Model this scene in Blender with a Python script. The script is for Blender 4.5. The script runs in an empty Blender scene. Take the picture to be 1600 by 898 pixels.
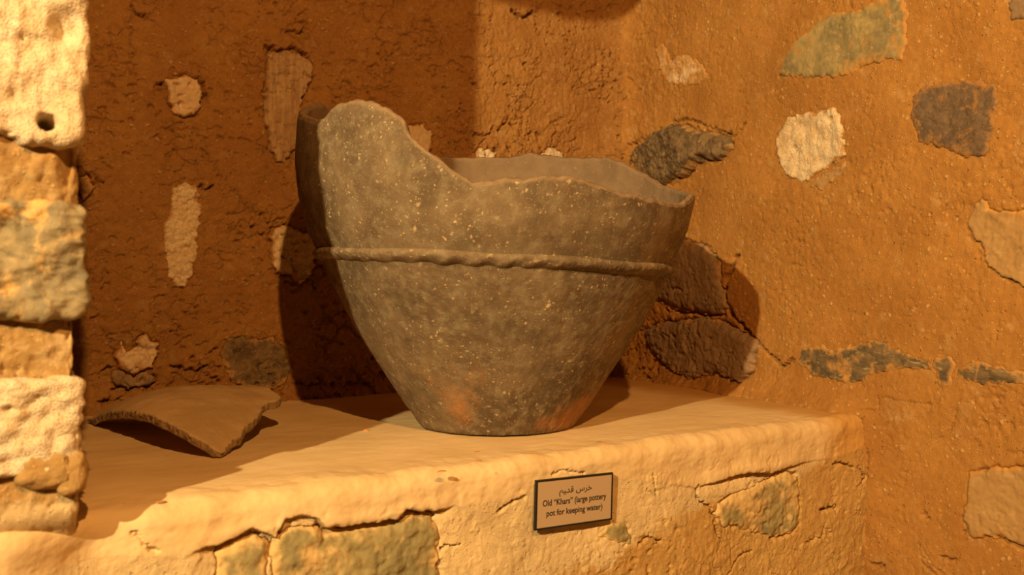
import bpy, math, random
import numpy as np
from mathutils import Vector

# ------------------------------------------------------------------ camera, world, lights, exposure
# World frame: x runs along the niche wall, y goes into the wall, z is up.
SH = 0.90                       # height of the niche shelf above the floor
FPX = 1350.0                    # focal length in pixels of the 1600 px wide frame
CAMH = 0.30                     # camera above the shelf
RU, RV = .8415, .540            # camera right = (RU,-RV), forward = (RV,RU)
scene = bpy.context.scene
COL = scene.collection

cam_d = bpy.data.cameras.new('camera')
cam_d.sensor_width = 36.0
cam_d.lens = FPX / 1600 * 36.0
cam_d.shift_y = -4 / 1600
cam_d.dof.use_dof = True
cam_d.dof.focus_distance = 1.85
cam_d.dof.aperture_fstop = 4.5
cam_d.clip_start = 0.02
cam = bpy.data.objects.new('camera', cam_d)
cam.location = (0, 0, SH + CAMH)
cam.rotation_euler = (math.radians(90), 0, -math.atan2(RV, RU))
COL.objects.link(cam)
scene.camera = cam

world = bpy.data.worlds.new('world')
scene.world = world
world.use_nodes = True
bg = world.node_tree.nodes['Background']
bg.inputs['Color'].default_value = (1.0, .55, .25, 1)
bg.inputs['Strength'].default_value = 0.022


def spot(name, loc, target, power, color, radius, size):
    d = bpy.data.lights.new(name, 'SPOT')
    d.energy = power
    d.color = color
    d.shadow_soft_size = radius
    d.spot_size = math.radians(size)
    d.spot_blend = 0.6
    o = bpy.data.objects.new(name, d)
    o.location = loc
    o.rotation_euler = (Vector(target) - Vector(loc)).to_track_quat('-Z', 'Y').to_euler()
    COL.objects.link(o)
    return o


# the two gallery spots: one far to the left, one in front and above
spot('spotlight', (-2.00, -0.615, SH + 1.68), (1.1, 1.5, SH + .2), 690, (1.0, .76, .385), .026, 75)
spot('spotlight', (-0.10, -1.00, SH + 2.00), (0.9, 1.7, SH + .2), 300, (1.0, .50, .15), .026, 95)

scene.view_settings.view_transform = 'Standard'
scene.view_settings.look = 'None'
scene.view_settings.gamma = 1
scene.view_settings.exposure = 0.0
scene.view_settings.use_curve_mapping = False

# ------------------------------------------------------------------ geometry of the room
VF, VB = 1.248, 2.223           # front and back plane of the niche
UJ = .138                       # inner edge of the left jamb
VJ = 1.197                      # the jamb stands a little proud of the wall below the niche
RW0 = np.array([1.775, 1.248])  # right wall passes through these two plan points
RW1 = np.array([1.860, 2.223])
RWD = (RW1 - RW0) / np.linalg.norm(RW1 - RW0)
RWN = np.array([-RWD[1], RWD[0]])       # points to -x, into the room
CAMP = np.array([0, 0, CAMH])


def ray(x, y):
    X = (x - 800) / FPX
    return np.array([RU * X + RV, -RV * X + RU, -(y - 445) / FPX])


def on_back(x, y):
    d = ray(x, y); p = CAMP + d * VB / d[1]
    return p[0], p[2]


def on_front(x, y, v=VF):
    d = ray(x, y); p = CAMP + d * v / d[1]
    return p[0], p[2]


def on_right(x, y):             # -> (distance from the back corner towards the viewer, z)
    d = ray(x, y)
    t = (RWN @ RW0) / (RWN @ d[:2]); p = CAMP + d * t
    return float((RW1 - p[:2]) @ RWD), p[2]


def on_shelf(x, y, z=0.0):
    d = ray(x, y)
    return CAMP + d * ((z - CAMH) / d[2])


# ------------------------------------------------------------------ noise
def _hash(ix, iy, seed):
    h = (ix.astype(np.int64) * 374761393 + iy.astype(np.int64) * 668265263 + seed * 974634777) & 0xffffffff
    h = ((h ^ (h >> 13)) * 1274126177) & 0xffffffff
    return ((h ^ (h >> 16)) & 0xffffff) / float(0xffffff)


def perlin(x, y, seed=0):
    ix = np.floor(x); iy = np.floor(y); fx = x - ix; fy = y - iy
    def g(a, b):
        t = _hash(ix + a, iy + b, seed) * 2 * np.pi
        return np.cos(t) * (fx - a) + np.sin(t) * (fy - b)
    u = fx * fx * fx * (fx * (fx * 6 - 15) + 10); v = fy * fy * fy * (fy * (fy * 6 - 15) + 10)
    n0 = g(0, 0) * (1 - u) + g(1, 0) * u
    n1 = g(0, 1) * (1 - u) + g(1, 1) * u
    return (n0 * (1 - v) + n1 * v) * 1.5


def fbm(x, y, seed=0, octv=4, gain=.5):
    s = 0; a = 1.0; f = 1.0
    for k in range(octv):
        s = s + a * perlin(x * f + 17.3 * k, y * f - 9.1 * k, seed + k); a *= gain; f *= 2.03
    return s


def worley(x, y, seed=0):
    ix = np.floor(x); iy = np.floor(y)
    d1 = np.full(x.shape, 9.0); d2 = d1.copy(); idn = np.zeros(x.shape)
    for a in (-1, 0, 1):
        for b in (-1, 0, 1):
            cx = ix + a; cy = iy + b
            px = cx + _hash(cx, cy, seed); py = cy + _hash(cx, cy, seed + 71)
            d = np.hypot(px - x, py - y)
            r = _hash(cx, cy, seed + 133)
            near = d < d1
            d2 = np.where(near, d1, np.minimum(d2, d))
            idn = np.where(near, r, idn)
            d1 = np.where(near, d, d1)
    return d1, d2, idn


def sstep(a, b, x):
    t = np.clip((x - a) / (b - a), 0, 1)
    return t * t * (3 - 2 * t)


def poly_sd(x, y, poly):
    """signed distance to a polygon, positive inside"""
    P = np.asarray(poly, float); d = np.full(x.shape, 1e9); inside = np.zeros(x.shape, bool)
    n = len(P)
    for i in range(n):
        a = P[i]; b = P[(i + 1) % n]; e = b - a
        wx = x - a[0]; wy = y - a[1]
        t = np.clip((wx * e[0] + wy * e[1]) / (e @ e + 1e-12), 0, 1)
        d = np.minimum(d, np.hypot(wx - t * e[0], wy - t * e[1]))
        c = ((a[1] > y) != (b[1] > y)) & (x < (b[0] - a[0]) * (y - a[1]) / (b[1] - a[1] + 1e-12) + a[0])
        inside ^= c
    return np.where(inside, d, -d)


def line_d(x, y, pts):
    d = np.full(x.shape, 1e9)
    for a, b in zip(pts[:-1], pts[1:]):
        a = np.asarray(a, float); b = np.asarray(b, float); e = b - a
        wx = x - a[0]; wy = y - a[1]
        t = np.clip((wx * e[0] + wy * e[1]) / (e @ e + 1e-12), 0, 1)
        d = np.minimum(d, np.hypot(wx - t * e[0], wy - t * e[1]))
    return d


def windowed(S, T, pts, pad, fn):
    """evaluate fn only on the grid cells near pts"""
    pts = np.asarray(pts, float)
    lo = pts.min(0) - pad; hi = pts.max(0) + pad
    m = (S > lo[0]) & (S < hi[0]) & (T > lo[1]) & (T < hi[1])
    out = np.zeros(S.shape)
    if m.any():
        out[m] = fn(S[m], T[m])
    return out


def wob(x, y, amp, sc, seed):
    return x + amp * fbm(x / sc, y / sc, seed, 3), y + amp * fbm(x / sc + 40, y / sc - 40, seed + 9, 3)


# ------------------------------------------------------------------ mesh helpers
def link_mesh(name, verts, faces, mat, parent=None, smooth=True, attrs=None):
    me = bpy.data.meshes.new(name)
    verts = np.asarray(verts, np.float32).reshape(-1, 3)
    if isinstance(faces, np.ndarray):
        n, k = faces.shape
        me.vertices.add(len(verts)); me.vertices.foreach_set('co', verts.ravel())
        me.loops.add(n * k); me.loops.foreach_set('vertex_index', faces.astype(np.int32).ravel())
        me.polygons.add(n)
        me.polygons.foreach_set('loop_start', np.arange(n, dtype=np.int32) * k)
        me.update(calc_edges=True)
    else:
        me.from_pydata(verts.tolist(), [], faces)
    me.polygons.foreach_set('use_smooth', [smooth] * len(me.polygons))
    for k, arr in (attrs or {}).items():
        at = me.attributes.new(k, 'FLOAT', 'POINT')
        at.data.foreach_set('value', np.asarray(arr, np.float32).ravel())
    me.materials.append(mat)
    me.update()
    o = bpy.data.objects.new(name, me)
    COL.objects.link(o)
    if parent is not None:
        o.parent = parent
        o.matrix_parent_inverse = parent.matrix_basis.inverted()
    return o


def grid_faces(ny, nx, mask=None, flip=False):
    i = np.arange(ny - 1)[:, None] * nx + np.arange(nx - 1)[None, :]
    f = np.stack([i, i + 1, i + nx + 1, i + nx], -1)
    if flip:
        f = f[..., ::-1]
    f = f[mask] if mask is not None else f.reshape(-1, 4)
    return f.reshape(-1, 4)


def compact(V, Fc, attrs):
    used = np.unique(Fc)
    remap = np.full(len(V), -1, np.int64); remap[used] = np.arange(len(used))
    return V[used], remap[Fc], {k: np.asarray(a).ravel()[used] for k, a in attrs.items()}


def structure(o):
    o['kind'] = 'structure'
    return o


def tag(o, label, cat, group=None):
    o['label'] = label; o['category'] = cat
    if group:
        o['group'] = group
    return o


# ------------------------------------------------------------------ materials
class NT:
    def __init__(self, name, rough=.9):
        self.m = bpy.data.materials.new(name); self.m.use_nodes = True
        self.t = self.m.node_tree
        self.b = self.t.nodes['Principled BSDF']
        self.b.inputs['Roughness'].default_value = rough
        self.b.inputs['Specular IOR Level'].default_value = .2
        self.co = self.n('ShaderNodeTexCoord').outputs['Object']

    def n(self, typ, **kw):
        nd = self.t.nodes.new(typ)
        for k, v in kw.items():
            setattr(nd, k, v)
        return nd

    def l(self, a, b):
        self.t.links.new(a, b)

    def put(self, sock, v):
        if isinstance(v, bpy.types.NodeSocket):
            self.l(v, sock)
        elif isinstance(v, tuple) and len(v) == 3:
            sock.default_value = (*v, 1)
        else:
            sock.default_value = v

    def noise(self, scale, detail=4, rough=.55, dist=0, co=None, stretch=None):
        nd = self.n('ShaderNodeTexNoise')
        co = co or self.co
        if stretch:
            mp = self.n('ShaderNodeMapping'); mp.inputs['Scale'].default_value = stretch
            self.l(co, mp.inputs['Vector']); co = mp.outputs[0]
        self.l(co, nd.inputs['Vector'])
        nd.inputs['Scale'].default_value = scale; nd.inputs['Detail'].default_value = detail
        nd.inputs['Roughness'].default_value = rough; nd.inputs['Distortion'].default_value = dist
        return nd.outputs['Fac']

    def ramp(self, v, a, b, lo=0., hi=1.):
        nd = self.n('ShaderNodeMapRange', interpolation_type='SMOOTHSTEP')
        self.l(v, nd.inputs['Value'])
        nd.inputs['From Min'].default_value = a; nd.inputs['From Max'].default_value = b
        nd.inputs['To Min'].default_value = lo; nd.inputs['To Max'].default_value = hi
        return nd.outputs[0]

    def math(self, op, a, b=0.0):
        nd = self.n('ShaderNodeMath', operation=op)
        self.put(nd.inputs[0], a); self.put(nd.inputs[1], b)
        return nd.outputs[0]

    def mix(self, f, a, b):
        nd = self.n('ShaderNodeMix', data_type='RGBA')
        self.put(nd.inputs[0], f); self.put(nd.inputs[6], a); self.put(nd.inputs[7], b)
        return nd.outputs[2]

    def specks(self, scale, size, keep, soft=.12, co=None, rnd=1.0):
        """round grains: voronoi cells near their seed, only a share of the cells kept"""
        v = self.n('ShaderNodeTexVoronoi'); self.l(co or self.warp(.004, 90), v.inputs['Vector'])
        v.inputs['Scale'].default_value = scale; v.inputs['Randomness'].default_value = rnd
        sep = self.n('ShaderNodeSeparateColor'); self.l(v.outputs['Color'], sep.inputs[0])
        on = self.math('LESS_THAN', sep.outputs[0], keep)
        # grain radius varies with the cell's second random number
        rad = self.math('MULTIPLY_ADD', sep.outputs[1], size)
        rad.node.inputs[2].default_value = size * .35
        q = self.math('SUBTRACT', rad, v.outputs['Distance'])
        g = self.ramp(q, 0, soft * size * 2)
        return self.math('MULTIPLY', g, on)

    def warp(self, amp, scale):
        nd = self.n('ShaderNodeTexNoise'); self.l(self.co, nd.inputs['Vector'])
        nd.inputs['Scale'].default_value = scale; nd.inputs['Detail'].default_value = 2
        s = self.n('ShaderNodeVectorMath', operation='SCALE'); self.l(nd.outputs['Color'], s.inputs[0])
        s.inputs['Scale'].default_value = amp
        a = self.n('ShaderNodeVectorMath', operation='ADD'); self.l(s.outputs[0], a.inputs[0]); self.l(self.co, a.inputs[1])
        return a.outputs[0]

    def attr(self, name):
        nd = self.n('ShaderNodeAttribute', attribute_name=name)
        return nd.outputs['Fac']

    def bump(self, h, strength=.7, distance=.003, prev=None):
        nd = self.n('ShaderNodeBump')
        nd.inputs['Strength'].default_value = strength; nd.inputs['Distance'].default_value = distance
        self.l(h, nd.inputs['Height'])
        if prev is not None:
            self.l(prev, nd.inputs['Normal'])
        return nd.outputs[0]

    def done(self, color, normal=None):
        self.put(self.b.inputs['Base Color'], color)
        if normal is not None:
            self.l(normal, self.b.inputs['Normal'])
        return self.m


ORANGE = (.50, .235, .055)


def mud(name, c1, c2, grain=.5, pale=None, peb=(.62, .40, .17)):
    t = NT(name, .95)
    big = t.ramp(t.noise(5, 4), .35, .65)
    fine = t.ramp(t.noise(60, 5, .65), .3, .7)
    c = t.mix(big, c1, c2)
    c = t.mix(t.math('MULTIPLY', fine, .45), c, tuple(x * .62 for x in c1))
    lightp = t.ramp(t.noise(22, 4, .6), .55, .75)
    c = t.mix(t.math('MULTIPLY', lightp, .35), c, peb)
    w = t.warp(.010, 60)
    sp = t.math('MULTIPLY', t.specks(80, .40, .42, .5, w), t.ramp(t.noise(9, 3), .40, .60, .45, 1.0))
    sp2 = t.specks(190, .36, .30, .3)
    c = t.mix(t.math('MULTIPLY', sp, .75), c, tuple(x * 1.1 for x in peb))
    c = t.mix(t.math('MULTIPLY', sp2, .50), c, tuple(min(1, x * 1.25) for x in peb))
    dk = t.specks(120, .30, .18, .4, w)
    c = t.mix(t.math('MULTIPLY', dk, .45), c, tuple(x * .5 for x in c1))
    if pale is not None:
        a = t.attr('plaster')
        pn = t.mix(t.ramp(t.noise(14, 5, .6), .35, .7), pale, tuple(x * .82 for x in pale))
        edge = t.math('ADD', a, t.math('MULTIPLY', t.math('SUBTRACT', t.noise(35, 5, .7), .5), .9))
        m = t.ramp(edge, .35, .65)
        c = t.mix(m, c, pn)
    h1 = t.noise(240, 6, .75)
    h2 = t.noise(520, 3, .6)
    n = t.bump(h1, grain, .006)
    n = t.bump(h2, grain * .8, .0018, n)
    n = t.bump(t.math('SUBTRACT', t.math('ADD', sp, t.math('MULTIPLY', sp2, .5)), dk), min(1, grain * 1.3), .0026, n)
    return t.done(c, n)


M_BACK = mud('earth_mortar_rough', (.52, .262, .076), (.44, .208, .058), .9, peb=(.62, .42, .20))
M_RIGHT = mud('earth_mortar_smooth', (.50, .245, .062), (.43, .200, .048), .55, pale=(.60, .40, .17))
M_FRONT = mud('earth_plaster_front', (.58, .36, .125), (.52, .29, .085), .5, pale=(.72, .53, .28))
M_JAMB = mud('earth_mortar_jamb', (.52, .32, .12), (.46, .26, .085), .6, pale=(.72, .52, .27))


def plaster_mat():
    t = NT('pale_mud_plaster', .9)
    c = t.mix(t.ramp(t.noise(7, 4), .35, .65), (.70, .51, .275), (.64, .45, .225))
    st = t.ramp(t.noise(18, 5, .65, 0, None, (.25, 1, 1)), .55, .8)
    c = t.mix(t.math('MULTIPLY', st, .35), c, (.78, .60, .36))
    sp = t.specks(26, .10, .12)
    c = t.mix(t.math('MULTIPLY', sp, .6), c, (.55, .27, .09))
    c = t.mix(t.ramp(t.math('ADD', t.attr('fade'), t.math('MULTIPLY', t.math('SUBTRACT', t.noise(12, 6, .65), .5), .8)), .2, .9), c, (.54, .30, .09))
    n = t.bump(t.noise(28, 5, .6, 0, None, (.35, 1, 1)), .25, .006)
    n = t.bump(t.noise(300, 4, .7), .3, .0015, n)
    return t.done(c, n)


M_SHELF = plaster_mat()


def stone_mat(name, c1, c2, c3, cover=None, cov=.5, scale=30, rough=.85, bump=.6, pores=0, stretch=None):
    t = NT(name, rough)
    c = t.mix(t.ramp(t.noise(scale, 6, .65, .4, None, stretch), .35, .65), c1, c2)
    c = t.mix(t.ramp(t.noise(scale * 3.3, 4, .6, 0, None, stretch), .55, .75), c, c3)
    if cover is not None:
        cn = t.math('ADD', t.noise(scale * .75, 6, .68, .6), t.math('MULTIPLY', t.attr('rim'), .22))
        c = t.mix(t.math('MULTIPLY', t.ramp(cn, 1 - cov - .06, 1 - cov + .10), .9), c, cover)
    h = t.noise(scale * 5, 6, .65, 0, None, stretch)
    n = t.bump(h, bump, .004)
    if pores:
        v = t.n('ShaderNodeTexVoronoi'); t.l(t.co, v.inputs['Vector']); v.inputs['Scale'].default_value = pores
        n = t.bump(t.ramp(v.outputs['Distance'], 0, .6), bump, .0016, n)
    return t.done(c, n)


MUDC = (.46, .222, .056)
M_CORAL = stone_mat('coral_stone', (.78, .63, .42), (.70, .50, .28), (.84, .72, .54), MUDC, .37, 24, .9, .8, 420)
M_CORAL_B = stone_mat('coral_stone_clean', (.68, .55, .38), (.62, .47, .29), (.74, .64, .48), (.58, .37, .17), .36, 22, .9, .7, 350)
M_PALE = stone_mat('pale_limestone', (.66, .50, .32), (.58, .42, .25), (.72, .58, .40), MUDC, .36, 26, .85, .35)
M_DARK = stone_mat('dark_stone', (.120, .080, .044), (.23, .155, .080), (.32, .23, .12), (.44, .26, .09), .37, 26, .8, .8)
M_DARK2 = stone_mat('dark_brown_stone', (.125, .085, .055), (.19, .125, .075), (.27, .18, .10), (.36, .18, .055), .43, 34, .8, .7)
M_GREEN = stone_mat('greenish_stone', (.215, .175, .088), (.37, .28, .12), (.47, .35, .17), (.46, .235, .065), .44, 15, .75, .4)
M_GREENF = stone_mat('green_grey_stone', (.23, .19, .09), (.33, .26, .115), (.48, .35, .16), (.62, .42, .18), .46, 11, .8, .5)
M_GREY = stone_mat('grey_brown_stone', (.30, .20, .115), (.24, .155, .085), (.36, .24, .13), (.42, .22, .08), .30, 18, .8, .4)
M_TAN = stone_mat('tan_stone', (.42, .255, .105), (.37, .22, .085), (.47, .31, .135), (.54, .27, .07), .36, 16, .8, .25)
M_STREAKP = stone_mat('mud_smeared_coral', (.70, .52, .33), (.56, .36, .18), (.80, .64, .44), (.47, .24, .065), .56, 26, .9, .6, 0, (1, 1, .5))
M_STREAK = stone_mat('streaked_blackish_stone', (.10, .075, .045), (.22, .15, .075), (.42, .33, .16), (.48, .25, .075), .43, 24, .8, .6, 0, (.5, .5, 1.6))
M_WOOD = stone_mat('fibrous_stone', (.50, .34, .19), (.36, .22, .11), (.62, .45, .27), MUDC, .30, 60, .85, .9, 0, (1, 1, .10))
M_JDARK = stone_mat('jamb_dark_stone', (.20, .165, .10), (.32, .25, .14), (.42, .32, .17), (.68, .42, .15), .42, 22, .8, .6)

# ------------------------------------------------------------------ earthen surfaces
def earth(S, T, seed, rough, cracks=1.0):
    """relief of rammed earth in metres; rough is a 0..1 map"""
    h = .008 * fbm(S / .26, T / .26, seed, 3, .4) + (.0003 + .0030 * rough) * fbm(S / .06, T / .06, seed + 20, 4, .55)
    h += (.0003 + rough * .0024) * fbm(S / .014, T / .018, seed + 40, 3, .6)
    x, y = wob(S, T, .012, .03, seed + 50)
    d1, d2, r = worley(x / .030, y / .030, seed + 60)
    lump = np.sqrt(np.clip(1 - (d1 / (.28 + .35 * r)) ** 2, 0, 1)) * (r > .55)
    h += rough * .0042 * lump
    gate = sstep(.02, .28, fbm(S / .13, T / .13, seed + 70, 2))
    d1, d2, r = worley(x / .050, y / .038, seed + 80)
    e = d2 - d1
    h -= cracks * (.0070 * rough + .0022) * np.exp(-(e / (.035 + .05 * rough)) ** 2) * gate
    pit = sstep(.42, .62, fbm(S / .028, T / .020, seed + 90, 2)) * sstep(-.1, .2, fbm(S / .2, T / .2, seed + 95, 2))
    h -= rough * .012 * pit
    return h


def stone_dips(S, T, stones, h, fill):
    """sink the wall under every embedded stone, with a little gap along the stone's rim where given"""
    for st in stones:
        P = st['poly']
        g = st.get('gap', .35)
        def fn(x, y, P=P, g=g, st=st):
            wx, wy = wob(x, y, .006, .02, 5)
            sd = poly_sd(wx, wy, P)
            gapmap = sstep(-.1, .35, fbm(x / .045, y / .045, st['seed'] + 3, 2) + (g - .5) * 1.2)
            fl = float(g < .3)
            ins = sstep(-.002 + .004 * fl, .004 + .008 * fl, sd) * .012
            rim = np.exp(-((sd + .0015) / .0042) ** 2) * .011 * gapmap * (1 - .8 * fl)
            return ins + rim
        h -= windowed(S, T, P, .03, fn)
    return h


def cut_cracks(S, T, cracks, h):
    for pts, w, dep in cracks:
        def fn(x, y, pts=pts, w=w, dep=dep):
            wx, wy = wob(x, y, w * 1.6, w * 4, 11)
            d = line_d(wx, wy, pts)
            ww = w * (.55 + .9 * np.clip(fbm(x / .03, y / .03, 12, 2) + .5, 0, 1))
            return dep * np.exp(-(d / ww) ** 4)
        h -= windowed(S, T, pts, w * 5 + .01, fn)
    return h


def embed_stone(name, st, to_world, surf, mat, parent, res=.0028):
    """an irregular lump set into a wall; to_world(s, t, h) maps wall coordinates to the room"""
    P = np.asarray(st['poly'], float)
    lo = P.min(0) - .006; hi = P.max(0) + .006
    nx = int((hi[0] - lo[0]) / res) + 2; ny = int((hi[1] - lo[1]) / res) + 2
    S, T = np.meshgrid(np.linspace(lo[0], hi[0], nx), np.linspace(lo[1], hi[1], ny))
    sd = poly_sd(*wob(S, T, .006, .02, 5), P)
    rr = st.get('round', .010)
    prof = np.sqrt(np.clip(1 - (1 - np.clip(sd / rr, 0, 1)) ** 2, 0, 1))
    H = surf(S, T) + st['out'] * prof - (1 - prof) * .006
    ra = st.get('rough', .0014)
    H = H + ra * fbm(S / .03, T / .03, st['seed'], 4, .6)
    if 'ridge' in st:                       # facets meeting at a ridge line
        a, b, k = st['ridge']
        H = H - k * line_d(S, T, [a, b])
    if 'grain' in st:                       # vertical fibres
        H = H + st['grain'] * perlin(S / .0055, T / .09, st['seed'] + 5)
    if 'lump' in st:
        d1, d2, r = worley(S / st['lump'][0], T / st['lump'][0], st['seed'] + 8)
        H = H + st['lump'][1] * (.5 - d1)
    if 'holes' in st:
        for (hx, hy, hr) in st['holes']:
            H = H - .014 * np.exp(-(((S - hx) ** 2 + (T - hy) ** 2) / hr ** 2) ** 1.5)
    # snap the outermost ring of vertices down into the wall to close the lump
    keep = sd > -.0005
    H = np.where(keep, H, surf(S, T) - .022)
    W = to_world(S, T, H)
    k4 = keep[:-1, :-1] | keep[1:, :-1] | keep[:-1, 1:] | keep[1:, 1:]
    Fc = grid_faces(ny, nx, k4, flip=st.get('flip', False))
    V, Fc, at = compact(W.reshape(-1, 3), Fc, {'rim': np.clip(1 - sd / st.get('smear', .015), 0, 1)})
    o = link_mesh(name, V, Fc, mat, parent, attrs=at)
    if st.get('label'):
        o['label'] = st['label']
    return o


def S_(poly, conv, seed, out=.004, **kw):
    d = dict(poly=[conv(*p) for p in poly], seed=seed, out=out)
    for key in ('ridge',):
        if key in kw:
            a, b, k = kw[key]; kw[key] = (conv(*a), conv(*b), k)
    if 'holes' in kw:
        kw['holes'] = [(*conv(x, y), r) for x, y, r in kw['holes']]
    d.update(kw)
    return d


# ---- back wall
bs = [
    ('stone', M_PALE, S_([(258, 125), (285, 118), (308, 122), (318, 145), (316, 165), (303, 180), (285, 183), (270, 178), (263, 155)], on_back, 1, .005, gap=.7, label='small pale limestone chip')),
    ('stone', M_WOOD, S_([(418, 82), (447, 80), (470, 84), (491, 102), (486, 125), (476, 150), (470, 170), (470, 230), (455, 240), (445, 255), (432, 252), (422, 232), (418, 205), (412, 190), (414, 130)], on_back, 2, .006, gap=.6, grain=.0026, label='long fibrous grey-brown stone')),
    ('stone', M_CORAL, S_([(268, 290), (292, 287), (311, 292), (315, 330), (312, 370), (307, 405), (303, 430), (290, 452), (278, 455), (262, 430), (258, 400), (252, 360), (264, 330)], on_back, 3, .005, gap=.25, lump=(.012, .006), label='upright finger of pale coral')),
    ('stone', M_TAN, S_([(134, 273), (152, 296), (140, 305), (128, 312), (118, 280)], on_back, 4, .005, gap=.5)),
    ('stone', M_PALE, S_([(184, 545), (190, 532), (197, 550), (210, 545), (218, 528), (230, 520), (236, 532), (248, 535), (245, 555), (238, 575), (222, 580), (210, 586), (188, 578), (180, 560)], on_back, 5, .009, gap=.8, holes=[(212, 549, .004), (213, 574, .003)], label='small pitted white coral piece')),
    ('stone', M_GREY, S_([(178, 577), (195, 581), (210, 588), (232, 580), (242, 590), (236, 602), (205, 607), (183, 603), (174, 590)], on_back, 6, .007, gap=.8)),
    ('stone', M_DARK, S_([(350, 530), (375, 525), (405, 530), (425, 525), (445, 545), (452, 575), (448, 600), (420, 608), (390, 607), (360, 595), (345, 565)], on_back, 7, .003, gap=.3, label='dark grey stone low in the wall')),
    ('stone', M_CORAL, S_([(426, 357), (450, 350), (470, 360), (500, 368), (515, 385), (492, 400), (488, 430), (470, 446), (455, 430), (430, 425), (424, 400), (422, 370)], on_back, 8, .006, gap=.5, lump=(.02, .008), holes=[(475, 377, .005), (462, 392, .004)])),
    ('stone', M_PALE, S_([(620, 190), (640, 196), (662, 194), (677, 210), (675, 232), (668, 242), (640, 235), (620, 225)], on_back, 9, .007, gap=.5)),
    ('stone', M_CORAL_B, S_([(744, 240), (750, 230), (765, 233), (775, 240), (774, 258), (745, 258)], on_back, 10, .006, gap=.3)),
    ('stone', M_CORAL_B, S_([(849, 240), (858, 230), (872, 234), (882, 246), (878, 257), (852, 256)], on_back, 11, .009, gap=.8)),
]
rng = np.random.RandomState(4)


def back_height(U, Z):
    clus = windowed(U, Z, [on_back(900, 70), on_back(975, 160)], .03,
                    lambda x, y: np.exp(-(((x - on_back(938, 118)[0]) / .065) ** 2 + ((y - on_back(938, 118)[1]) / .085) ** 2)))
    lowr = sstep(.22, .02, Z)
    mid = 1.5 * windowed(U, Z, [on_back(700, 140), on_back(860, 240)], .1,
                   lambda x, y: np.exp(-(((x - on_back(790, 200)[0]) / .16) ** 2 + ((y - on_back(790, 200)[1]) / .13) ** 2)))
    rough = .55 + .35 * np.clip(fbm(U / .3, Z / .3, 77, 2) + .2, 0, 1) + .8 * clus + .4 * mid + .5 * lowr
    h = earth(U, Z, 100, rough)
    d1, d2, r = worley(U / .022, Z / .022, 55)
    h += clus * .012 * np.clip(1 - d1 * 1.5, 0, 1)
    # soft corner with the right wall and rubble along the shelf
    h += .032 * np.clip(1 - (1.86 - U) / .11, 0, 1) ** 2
    h += .030 * np.clip(1 - Z / .07, 0, 1) ** 2 * (1 + .6 * fbm(U / .05, Z / .05, 66, 3))
    return h


back_cracks = [
    ([on_back(415, 74), on_back(440, 80), on_back(462, 76), on_back(480, 88)], .005, .022),
    ([on_back(312, 292), on_back(325, 297), on_back(331, 292)], .004, .02),
    ([on_back(206, 10), on_back(214, 20), on_back(225, 24)], .004, .018),
    ([on_back(452, 48), on_back(466, 50), on_back(478, 44)], .004, .016),
    ([on_back(738, 130), on_back(748, 136)], .004, .014),
    ([on_back(150, 278), on_back(160, 288)], .004, .014),
    ([on_back(300, 124), on_back(318, 128), on_back(321, 150)], .003, .016),
    ([on_back(245, 131), on_back(258, 131)], .003, .016),
    ([on_back(414, 185), on_back(420, 200), on_back(424, 197)], .004, .018),
    ([on_back(268, 572), on_back(300, 578), on_back(325, 572)], .004, .016),
    ([on_back(160, 578), on_back(175, 574)], .004, .016),
    ([on_back(804, 18), on_back(820, 26), on_back(835, 20)], .006, .03),
    ([on_back(820, 112), on_back(822, 98)], .003, .01), ([on_back(740, 212), on_back(766, 210), on_back(770, 198)], .003, .012),
    ([on_back(960, 215), on_back(972, 203)], .003, .012),
    ([on_back(968, 252), on_back(974, 232), on_back(982, 224)], .008, .05),
]
nu, nz = 690, 540
U, Z = np.meshgrid(np.linspace(.05, 1.90, nu), np.linspace(-.03, 1.45, nz))
hb = cut_cracks(U, Z, back_cracks, stone_dips(U, Z, [s[2] for s in bs], back_height(U, Z), 0))
W = np.stack([U, VB - hb, Z + SH], -1)
wall_back = structure(link_mesh('wall_back', W.reshape(-1, 3), grid_faces(nz, nu), M_BACK))
for nm, mt, st in bs:
    embed_stone(nm, st, lambda s, t, h: np.stack([s, VB - h, t + SH], -1), back_height, mt, wall_back)

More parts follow.
